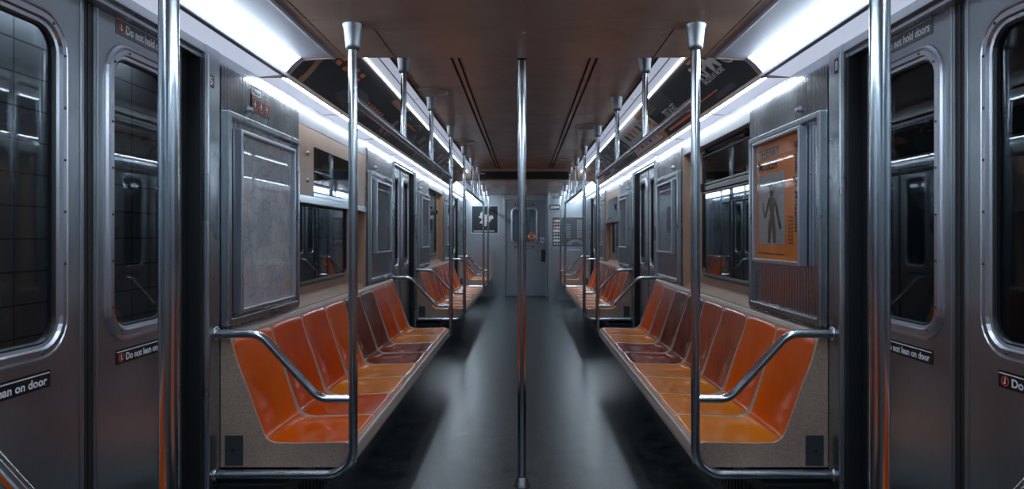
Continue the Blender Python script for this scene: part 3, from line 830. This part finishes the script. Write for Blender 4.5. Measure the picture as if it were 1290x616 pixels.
        for yy in (y0-.004, y1-.004): patch(mb, yy, yy+.009, .0, 1.0, .004)
        mb.build('card_retainer', 'card_grey', t)

# ceiling rings
for s, x, y, lab in ((-1, .67, 4.80, 'pale ring on the ceiling around the second hanger on the left'), (-1, .67, 7.35, 'pale ring on the ceiling before the farther rail on the left'),
                     (1, .615, 6.30, 'pale ring on the ceiling beside the far pole of the nearer right bench'), (1, .60, 9.0, 'small pale ceiling ring farther down on the right')):
    mb = MB(s); mb.loops([[(x+r_*math.cos(2*PI*k/32), y+r_*math.sin(2*PI*k/32), 2.3098+h_) for k in range(32)] for r_, h_ in ((.112, 0), (.113, -.004), (.128, -.008), (.140, -.004), (.142, 0))], False, True)
    tag(mb.build('ceiling_ring', 'cornice'), lab, 'ceiling ring', 'rings on the ceiling')

# black louvre where the ceiling drops
t = thing('air_grille', (0, 10.30, 2.15), 'long black louvred grille facing down the car where the ceiling drops', 'grille')
mb = MB(); mb.bbox(-.69, .69, 10.285, 10.309, 2.15, 2.268, .003); mb.build('backing', 'signblack', t)
mb = MB()
for k in range(4): mb.bbox(-.50, .66, 10.27, 10.284, 2.166+.026*k, 2.174+.026*k, .002)
for k in range(60): mb.box(-.49+k*.0193, -.486+k*.0193, 10.275, 10.283, 2.16, 2.255)
mb.build('louvres', 'dark', t)
mb = MB()
for x in (-.655, -.62): mb.lathe([(.011, 0), (.009, -.004), (0, -.005)], (x, 10.285, 2.235), 'y', 12)
mb.build('indicator_dots', 'signwhite', t)

# ------------------------------------------------------------------ benches
RID = [(.703,.424), (.72,.432), (.77,.434), (.86,.432), (.95,.430), (1.00,.430), (1.036,.438), (1.060,.460), (1.078,.503), (1.106,.58), (1.138,.67), (1.172,.755), (1.196,.835), (1.206,.868)]
CEN = [(.703,.422), (.72,.428), (.77,.424), (.86,.410), (.95,.398), (1.03,.392), (1.092,.396), (1.122,.418), (1.136,.48), (1.148,.57), (1.166,.67), (1.182,.755), (1.198,.835), (1.206,.868)]
def cat(P, t):
    n = len(P)-1; f = t*n; i = min(int(f), n-1); u = f-i
    p0 = Vector(P[max(i-1, 0)]); p1 = Vector(P[i]); p2 = Vector(P[i+1]); p3 = Vector(P[min(i+2, n)])
    return .5*((2*p1)+(p2-p0)*u+(2*p0-5*p1+4*p2-p3)*u*u+(3*p1-p0-3*p2+p3)*u**3)
def surf(u, v, off=0.0):
    """bucket seat surface: u across one seat, v from the front lip to the top of the back"""
    c = math.sin(PI*min(1, max(0, u)))**.55 if 0 < u < 1 else 0
    def pt(vv):
        a = cat(RID, vv); b = cat(CEN, vv); return a*(1-c)+b*c
    p = pt(v)
    if off:
        d = pt(min(1, v+.01))-pt(max(0, v-.01)); d.normalize()
        p = p+Vector((-d.y, d.x))*off
    return p
VSPLIT = 6.35/13
UU = [0, .014, .03, .055, .09, .14, .21, .30, .40, .5, .60, .70, .79, .86, .91, .945, .97, .986, 1]
def bench(s, y0, n, pitch, backs, pans, label, ends=(True, True)):
    L = n*pitch; T = .012
    root = thing('subway_bench', (s*.98, y0+L/2, 0), label, 'bench', 'orange bucket benches')
    mb = MB(s); rows = []
    VV = [k/40 for k in range(41)]
    for i in range(n):
        for k in range(len(UU)-1+(1 if i == n-1 else 0)):
            u = UU[k]; y = y0+(i+u)*pitch
            row = [(.712, y, .345), (.694, y, .352), (.690, y, .362), (.688, y, .405), (.693, y, .418)]
            for v in VV:
                p = surf(u, v); row.append((p.x, y, p.y))
            row += [(1.212, y, .880), (1.222, y, .884), (1.2405, y, .884), (1.2405, y, .82)]
            rows.append(row)
    mb.grid(rows, True)
    mb.box(.72, 1.249, y0, y0+L, .335, .350)
    mb.bbox(.706, .722, y0, y0+L, .335, .356, .004)
    mb.build('bench_shell', 'sill', root)
    for q, yy in ((0, y0-T), (1, y0+L)):
        if not ends[q]: continue
        prof = [(1.2405, .335), (.712, .335), (.690, .352), (.688, .408)]
        vv = [0, .03, .1, .3, .42, .46, .50, .54, .58, .65, .75, .85, .95, 1.0]
        for v in vv:
            p = surf(0, v); prof.append((p.x, p.y+.0015))
        prof += [(1.222, .8855), (1.2405, .8855)]
        mb = MB(s); mb.prism(prof, yy, yy+T)
        ep = mb.build('end_panel', 'sill', root)
        f = yy-.003 if q == 0 else yy+T
        mb = MB(s); mb.bbox(1.148, 1.222, f, f+.003, .342, .465, .001)
        mb.m = 1; mb.box(1.180, 1.193, f-.001 if q == 0 else f+.003, f if q == 0 else f+.004, .402, .407); mb.box(1.190, 1.194, f-.001 if q == 0 else f+.003, f if q == 0 else f+.004, .394, .407)
        mb.build('access_plate', ['plate', 'black'], ep, 'dark access plate with a small keyhole')
        mb = MB(s); g = yy+.0 if q == 0 else yy
        mb.bbox(.855, .905, g, g+T, .285, .335, .006)
        for xx in (.868, .892): mb.lathe([(.008, 0), (.007, -.003), (0, -.003)], (xx, g if q == 0 else g+T+.003, .297), 'y', 10)
        mb.build('bolt_bracket', 'dark', ep)
    for i in range(n):
        for nm, v0, v1, col in (('seat_pan', .045, VSPLIT-.004, pans[i]), ('backrest', VSPLIT+.004, .965, backs[i])):
            nv = 18; rows = []
            for a in range(nv+1):
                v = v0+(v1-v0)*a/nv
                # distance to the rounded ends in metres
                m0, m1 = .014, .986
                if nm == 'backrest':
                    d = (v1-v)/(v1-v0)*.44; R = .055
                    if d < R: ins = (R-math.sqrt(max(0, R*R-(R-d)**2)))/pitch; m0 += ins; m1 -= ins
                else:
                    d = (v-v0)/(v1-v0)*.36; R = .022
                    if d < R: ins = (R-math.sqrt(max(0, R*R-(R-d)**2)))/pitch; m0 += ins; m1 -= ins
                row = []
                for b in range(17):
                    u = m0+(m1-m0)*(UU[b+1]-.014)/.972; edge = b in (0, 16) or a == (0 if nm == 'seat_pan' else nv)
                    p = surf(u, v, -.001 if edge else .0028)
                    row.append((p.x, y0+(i+u)*pitch, p.y))
                rows.append(row)
            mb = MB(s); mb.grid(rows, True); mb.build(nm, SEAT[col], root)
    return root
names = {'bright': 'bright', 'light': 'light', 'red': 'red', 'rust': 'rust', 'brown': 'brown', 'maroon': 'maroon'}
PT = .4265
L1 = (['bright', 'red', 'red', 'bright', 'brown', 'brown', 'red', 'bright'], ['bright', 'red', 'light', 'light', 'maroon', 'maroon', 'light', 'light'])
R1 = (['bright', 'bright', 'rust', 'rust', 'brown', 'brown', 'rust', 'bright'], ['light', 'light', 'light', 'light', 'maroon', 'maroon', 'light', 'light'])
bench(-1, 2.748, 8, PT, *L1, 'nearer orange bench on the left, its fifth and sixth seats brown')
bench(1, 2.748, 8, PT, *R1, 'nearer orange bench on the right under the orange poster')
bench(-1, 7.768, 8, PT, ['bright', 'red', 'rust', 'red', 'rust', 'red', 'red', 'bright'], ['light']*8, 'farther orange bench on the left past the middle doors')
bench(1, 7.768, 8, PT, ['bright', 'red', 'red', 'rust', 'rust', 'brown', 'red', 'bright'], ['light']*8, 'farther orange bench on the right past the middle doors')
bench(-1, 12.788, 3, PT, ['bright', 'red', 'rust'], ['light']*3, 'short orange bench at the far left end of the car')
bench(1, 12.788, 1, .41, ['bright'], ['light'], 'single orange seat against the cab wall at the far right', (True, False))
bench(-1, -.02, 3, .42, ['bright', 'red', 'bright'], ['bright', 'light', 'bright'], 'short orange bench beside the camera on the left', (False, True))
bench(1, -.02, 3, .42, ['bright', 'bright', 'red'], ['light', 'bright', 'light'], 'short orange bench beside the camera on the right', (False, True))

# ------------------------------------------------------------------ poles, armrests, overhead rails
XP = .69; RT = .0185
def bell(mb, x, y, z): mb.lathe([(.042, 0), (.042, -.006), (.038, -.014), (.030, -.085), (.028, -.098), (.021, -.102), (.0190, -.104)], (x, y, z), n=20)
def ceil_z(y): return 2.13 if (y < 3.2 or y > 10.32) else 2.31
desc = {1.30: 'tall steel pole with armrest in the foreground, beside the nearest doors on the %s', 2.70: 'steel pole with armrest at the near end of the nearer %s bench', 6.30: 'steel pole with armrest at the far end of the nearer %s bench',
        7.72: 'steel pole with armrest at the near end of the farther %s bench', 11.32: 'steel pole with armrest at the far end of the farther %s bench', 12.74: 'last steel pole with armrest, beside the end seats on the %s'}
for s in (-1, 1):
    for y in (1.30, 2.70, 6.30, 7.72, 11.32, 12.74):
        t = thing('grab_pole', (s*XP, y, .32), desc[y] % SIDE[s], 'grab pole', 'poles at the bench ends')
        z = ceil_z(y)
        path = fillet([(XP, y, z-.05), (XP, y, .318), (XW-.012, y, .318)], [.105], 10)
        mb = MB(s); mb.tube(path, RT, 20); mb.build('pole', 'tube', t)
        path = fillet([(XW-.012, y, .885), (1.065, y, .885), (.825, y, .622), (XP+.012, y, .622)], [.10, .09], 8)
        mb = MB(s); mb.tube(path, RT*.92, 18); mb.build('armrest', 'tube', t)
        mb = MB(s); bell(mb, XP, y, z); mb.build('ceiling_cap', 'cap', t)
        for zz in (.318, .885):
            mb = MB(s); mb.lathe([(.030, 0), (.030, -.004), (.024, -.008), (.0195, -.010)], (XW-.0085, y, zz), 'x', 18); mb.build('wall_flange', 'tube', t)
    for ya, yb, posts, lab in ((2.70, 6.30, (3.83, 4.98), 'nearer'), (7.72, 11.32, (8.9, 10.1), 'farther'), (12.74, (END-.02 if s < 0 else 13.28), (), 'last')):
        t = thing('overhead_rail', (s*XP, (ya+yb)/2, 1.83), 'horizontal steel hand rail above the front edge of the %s %s bench' % (lab, SIDE[s]), 'hand rail', 'overhead hand rails')
        mb = MB(s); mb.tube([(XP, ya+.0195, 1.83), (XP, yb-.0195 if lab != 'last' else yb, 1.83)], RT*.95, 18); mb.build('rail', 'tube', t)
        for p in posts:
            mb = MB(s); mb.tube([(XP, p, 1.835), (XP, p, ceil_z(p)-.05)], RT*.9, 18); h = mb.build('hanger_post', 'tube', t)
            mb = MB(s); bell(mb, XP, p, ceil_z(p)); mb.build('hanger_cap', 'cap', h)
# centre pole
t = thing('centre_pole', (-.012, 3.43, 0), 'full height steel pole standing alone in the middle of the floor', 'pole')
mb = MB(); mb.tube([(-.012, 3.43, .015), (-.012, 3.43, 1.8), (-.012, 3.43, 2.25)], .0215, 24); mb.build('pole', 'tube', t)
mb = MB(); mb.lathe([(.040, 0), (.040, .004), (.034, .012), (.028, .040), (.0222, .046)], (-.012, 3.43, .0), n=24); mb.build('floor_flange', 'cap', t)
mb = MB(); mb.lathe([(.032, 0), (.032, -.02), (.026, -.13), (.0222, -.135)], (-.012, 3.43, 2.31), n=24); mb.build('ceiling_collar', 'dark', t)

# ------------------------------------------------------------------ far end: walls, door, notices
mb = MB()
mb.box(-1.40, -.42, END, END+.12, 0, 2.40); mb.box(.45, 1.40, END, END+.12, 0, 2.40); mb.box(-.42, .45, END+.03, END+.12, 2.03, 2.40)
mb.bbox(-.44, -.40, END-.012, END+.03, 0, 2.06, .004)
mb.bbox(-.42, .46, END-.010, END+.04, 2.035, 2.065, .004)
mb.bbox(-.42, .46, END-.006, END+.04, 1.985, 2.0, .003)
for k in range(14): mb.bbox(-1.22+k*.055, -1.20+k*.055, END-.006, END+.001, .40, 1.0, .002)
struct(mb.build('wall_end', 'endsteel'), 'stainless steel end wall to the left of the end door', 'wall')
mb = MB(); mb.box(.48, 1.2405, 13.30, 13.34, 0, 2.13); mb.box(.48, .52, 13.34, END-.001, 0, 2.13)
mb.bbox(.474, .50, 13.292, 13.31, 0, 2.10, .004)
mb.bbox(.56, 1.245, 13.290, 13.30, 1.645, 1.665, .002); mb.bbox(.56, 1.245, 13.290, 13.30, .985, 1.0, .002)
struct(mb.build('wall_cab', 'endsteel'), 'stainless steel driver cab wall on the right at the far end', 'wall')
mb = MB(); mb.box(-1.40, 1.40, BACK-.1, BACK, 0, 2.40)
struct(mb.build('wall_back', 'endsteel'), 'stainless steel end wall behind the camera', 'wall')

d = thing('door_%d' % (dn+1), (.02, END+.05, 0), 'grey end door with a rounded window between the cars', 'door', None, 'structure')
mb = MB()
def xz_hole(mb, y0, y1, X0, X1, Z0, Z1, x0, x1, z0, z1, r):
    t_ = MB(); wall_hole(t_, y0, y1, X0, X1, Z0, Z1, x0, x1, z0, z1, r)
    mb.add([(b, a, c) for a, b, c in t_.v], t_.f)
def xz_frame(mb, x0, x1, z0, z1, r, prof):
    t_ = MB(); rframe(t_, x0, x1, z0, z1, r, prof); mb.add([(b, a, c) for a, b, c in t_.v], t_.f)
xz_hole(mb, END+.03, END+.07, -.42, .45, .01, 2.03, -.24, .24, 1.16, 1.83, .06); mb.build('door_panel', 'paintdoor', d)
mb = MB(); xz_frame(mb, -.285, .285, 1.115, 1.875, .10, [(0, END+.03), (.004, END+.014), (.030, END+.010), (.040, END+.02), (.046, END+.035), (.0, END+.035)]); mb.build('window_frame', 'frame', d)
mb = MB(); mb.box(-.245, .245, END+.045, END+.050, 1.15, 1.84); mb.build('window_pane', 'glass', d)
mb = MB(); mb.bbox(.335, .425, END+.022, END+.03, 1.13, 1.245, .003); mb.build('lock_plate', 'frame', d, 'pale lock plate')
mb = MB(); mb.lathe([(.018, 0), (.018, -.01), (0, -.012)], (.385, END+.022, 1.19), 'y', 14); mb.build('lock_cylinder', 'dark', d)
mb = MB(); mb.bbox(.355, .435, END+.004, END+.03, .74, .99, .02); mb.build('pull_handle', 'black', d, 'black recessed pull handle')
for z in (1.915, 1.02):
    mb = MB(); mb.bbox(-.20, .20, END+.026, END+.03, z, z+.04, .001); sg = mb.build('notice_strip', 'signblack', d, 'black notice strip')
    mb = MB()
    for k in range(12): mb.box(-.17+k*.029, -.152+k*.029, END+.0245, END+.026, z+.012, z+.028)
    mb.build('print_marks', 'card_light', sg)
mb = MB(); mb.lathe([(.085, 0), (.085, -.002)], (.155, END+.044, 1.27), 'y', 28); st = mb.build('round_sticker', 'card_orange', d, 'orange round sticker on the pane')
mb = MB(); mb.m = 1; mb.box(.075, .235, END+.0395, END+.0415, 1.245, 1.285); mb.m = 0; mb.box(.12, .19, END+.038, END+.039, 1.25, 1.28); mb.box(.10, .21, END+.0395, END+.0415, 1.315, 1.325); mb.box(.115, .195, END+.0395, END+.0415, 1.205, 1.215); mb.build('sticker_marks', ['signblack', 'card_light'], st)

# what shows of the next car through the end door
t = thing('next_car', (0, 15.6, 0), 'end of the next subway car seen through the window of the end door', 'subway car')
mb = MB(); xz_hole(mb, 15.0, 15.05, -1.3, 1.3, 0, 2.4, -.30, .30, .2, 1.95, .06); mb.build('end_wall', 'endsteel', t)
mb = MB(); mb.box(-1.3, 1.3, 15.05, 21, -.02, 0); mb.box(-1.3, 1.3, 15.05, 21, 2.2, 2.22); mb.box(-1.3, -1.26, 15.05, 21, 0, 2.2); mb.box(1.26, 1.3, 15.05, 21, 0, 2.2); mb.box(-1.3, 1.3, 21, 21.05, 0, 2.2); mb.build('interior', 'endsteel', t)
for s in (-1, 1):
    mb = MB(s); mb.box(.85, 1.15, 15.2, 20.8, 2.12, 2.16); mb.build('lamp_strip', emit('next car lamp', LIGHT, 3.0), t)
mb = MB(); mb.tube([(-.28, 16.2, 0), (-.28, 16.2, 2.2)], .02, 12); mb.tube([(.1, 17.2, 0), (.1, 17.2, 2.2)], .02, 12); mb.build('grab_poles', 'tube', t)

# poster on the end wall
t = thing('end_wall_poster', (-.81, END, 1.33), 'dark poster with a pale abstract shape on the end wall left of the end door', 'poster')
mb = MB(); mb.box(-1.10, -.56, END-.008, END-.004, 1.34, 1.90); mb.build('sheet', 'card_dark', t)
mb = MB()
n = 60; P_ = []
for k in range(n):
    a = 2*PI*k/n; r_ = .125+.035*math.sin(3*a+1)+.022*math.sin(7*a)+.012*math.sin(13*a+2)
    P_.append((-.82+r_*math.cos(a), END-.009, 1.64+r_*.95*math.sin(a)))
mb.add(P_, [tuple(range(n))])
mb.build('pale_shape', 'card_light', t); mb = MB()
for k in range(16): mb.box(-1.06+k*.027, -1.04+k*.027, END-.010, END-.0085, 1.37, 1.39)
mb.build('caption', 'card_light', t)
mb = MB()
for a in ((-1.12, -1.10, 1.32, 1.92), (-.56, -.54, 1.32, 1.92)): mb.bbox(a[0], a[1], END-.014, END-.001, a[2], a[3], .003)
mb.bbox(-1.0995, -.5605, END-.014, END-.001, 1.90, 1.92, .003); mb.bbox(-1.0995, -.5605, END-.014, END-.001, 1.32, 1.34, .003)
mb.build('frame', 'frame', t)
# notice panel on the cab wall
t = thing('cab_wall_notice', (.90, 13.30, 1.07), 'grey panel with pale and orange dots beside curved lines on the cab wall', 'notice')
mb = MB(); mb.box(.56, 1.17, 13.294, 13.2995, 1.07, 1.64); mb.build('sheet', 'card_grey', t)
mb = MB()
for i in range(3):
    for k in range(8):
        mb.m = 1 if (i, k) in ((0, 7), (0, 5)) else 0
        mb.lathe([(.016+.006*((i*3+k*5) % 3), 0), (.0, -.001)], (.60+.05*i, 13.2935, 1.12+.065*k), 'y', 10)
mb.m = 0
for i in range(24): mb.box(.80+.03*(i % 4)+.002*(i//4), .82+.03*(i % 4), 13.2925, 13.2938, 1.25+.05*(i//4), 1.262+.05*(i//4))
for r_ in (.10, .13, .16):
    ring = [(1.02+rr*math.cos(a*PI/12), 13.2925, 1.10+rr*.6*math.sin(a*PI/12)) for rr in (r_, r_+.008) for a in range(13)]
    mb.add(ring, [(k, k+1, 13+k+1, 13+k) for k in range(12)])
for i in range(30): mb.lathe([(.010, 0), (0, -.001)], (1.06+.035*(i % 3), 13.2935, 1.25+.037*(i//3)), 'y', 8)
mb.build('print', ['card_light', 'card_orange'], t)
mb = MB(); mb.bbox(.72, .735, 13.288, 13.294, 1.07, 1.64, .002); mb.build('divider', 'frame', t)
t = thing('car_number_plate', (.59, 13.29, 1.81), 'black plate with white car number on the cab wall by the end door', 'number plate')
mb = MB(); mb.bbox(.50, .72, 13.286, 13.2915, 1.80, 1.90, .002); mb.build('plate', 'signblack', t)
mb = MB(); put_text(mb, '2064', lambda a, b: (.515+a, 13.284, 1.82+b), .17, .06, .03); mb.build('digits', 'signwhite', t)
t = thing('small_wall_sign', (.64, 13.29, 2.02), 'narrow black sign high on the cab wall above the car number', 'sign')
mb = MB(); mb.bbox(.57, .71, 13.291, 13.2995, 2.02, 2.06, .002); mb.build('plate', 'signblack', t)
mb = MB()
for k in range(7): mb.box(.585+k*.016, .595+k*.016, 13.2895, 13.291, 2.032, 2.048)
mb.build('print_marks', 'card_light', t)
mb = MB(); mb.lathe([(.045, 0), (.050, -.008), (.042, -.012), (.038, -.004)], (.95, 13.299, 1.97), 'y', 20)
tag(mb.build('round_vent', 'frame'), 'small round steel fitting high on the cab wall', 'fitting')

# ------------------------------------------------------------------ the station outside
mb = MB(); mb.box(-3.3, -3.2, -3, 20, -1, 3.4)
struct(mb.build('wall_station', 'tile'), 'pale tiled station wall seen through the left windows', 'wall')
struct(MB().box(-3.2, -1.62, -3, 20, -.10, -.02).build('floor_platform', 'sill'), 'station platform outside the left doors', 'platform')
t = thing('platform_lamp', (-3.1, 3.5, 2.75), 'long dim tube lamp over the platform outside the left windows', 'lamp')
mb = MB(); mb.bbox(-3.2, -3.02, 1.5, 5.5, 2.80, 2.86, .01); mb.build('housing', 'dark', t)
mb = MB(); mb.tube([(-3.06, 1.55, 2.77), (-3.06, 5.45, 2.77)], .02, 12); mb.build('glow_tube', emit('platform tube', (.75,.80,.95,1), 22.0), t)

# ------------------------------------------------------------------ world, camera, colour
w = bpy.data.worlds.new('World'); bpy.context.scene.world = w; w.use_nodes = True
w.node_tree.nodes['Background'].inputs[0].default_value = (.25, .5, .6, 1)
w.node_tree.nodes['Background'].inputs[1].default_value = .006
cam = bpy.data.cameras.new('camera'); co = bpy.data.objects.new('camera', cam); C.objects.link(co)
co.location = (0, 0, 1.28); co.rotation_euler = (PI/2, 0, 0)
cam.sensor_width = 36; cam.lens = 844/1290*36; cam.clip_start = .02
cam.shift_x = -15.5/1290; cam.shift_y = -11/1290
sc = bpy.context.scene; sc.camera = co
sc.view_settings.view_transform = 'Standard'; sc.view_settings.look = 'None'
sc.view_settings.gamma = 1; sc.view_settings.use_curve_mapping = False
sc.view_settings.exposure = 0.0
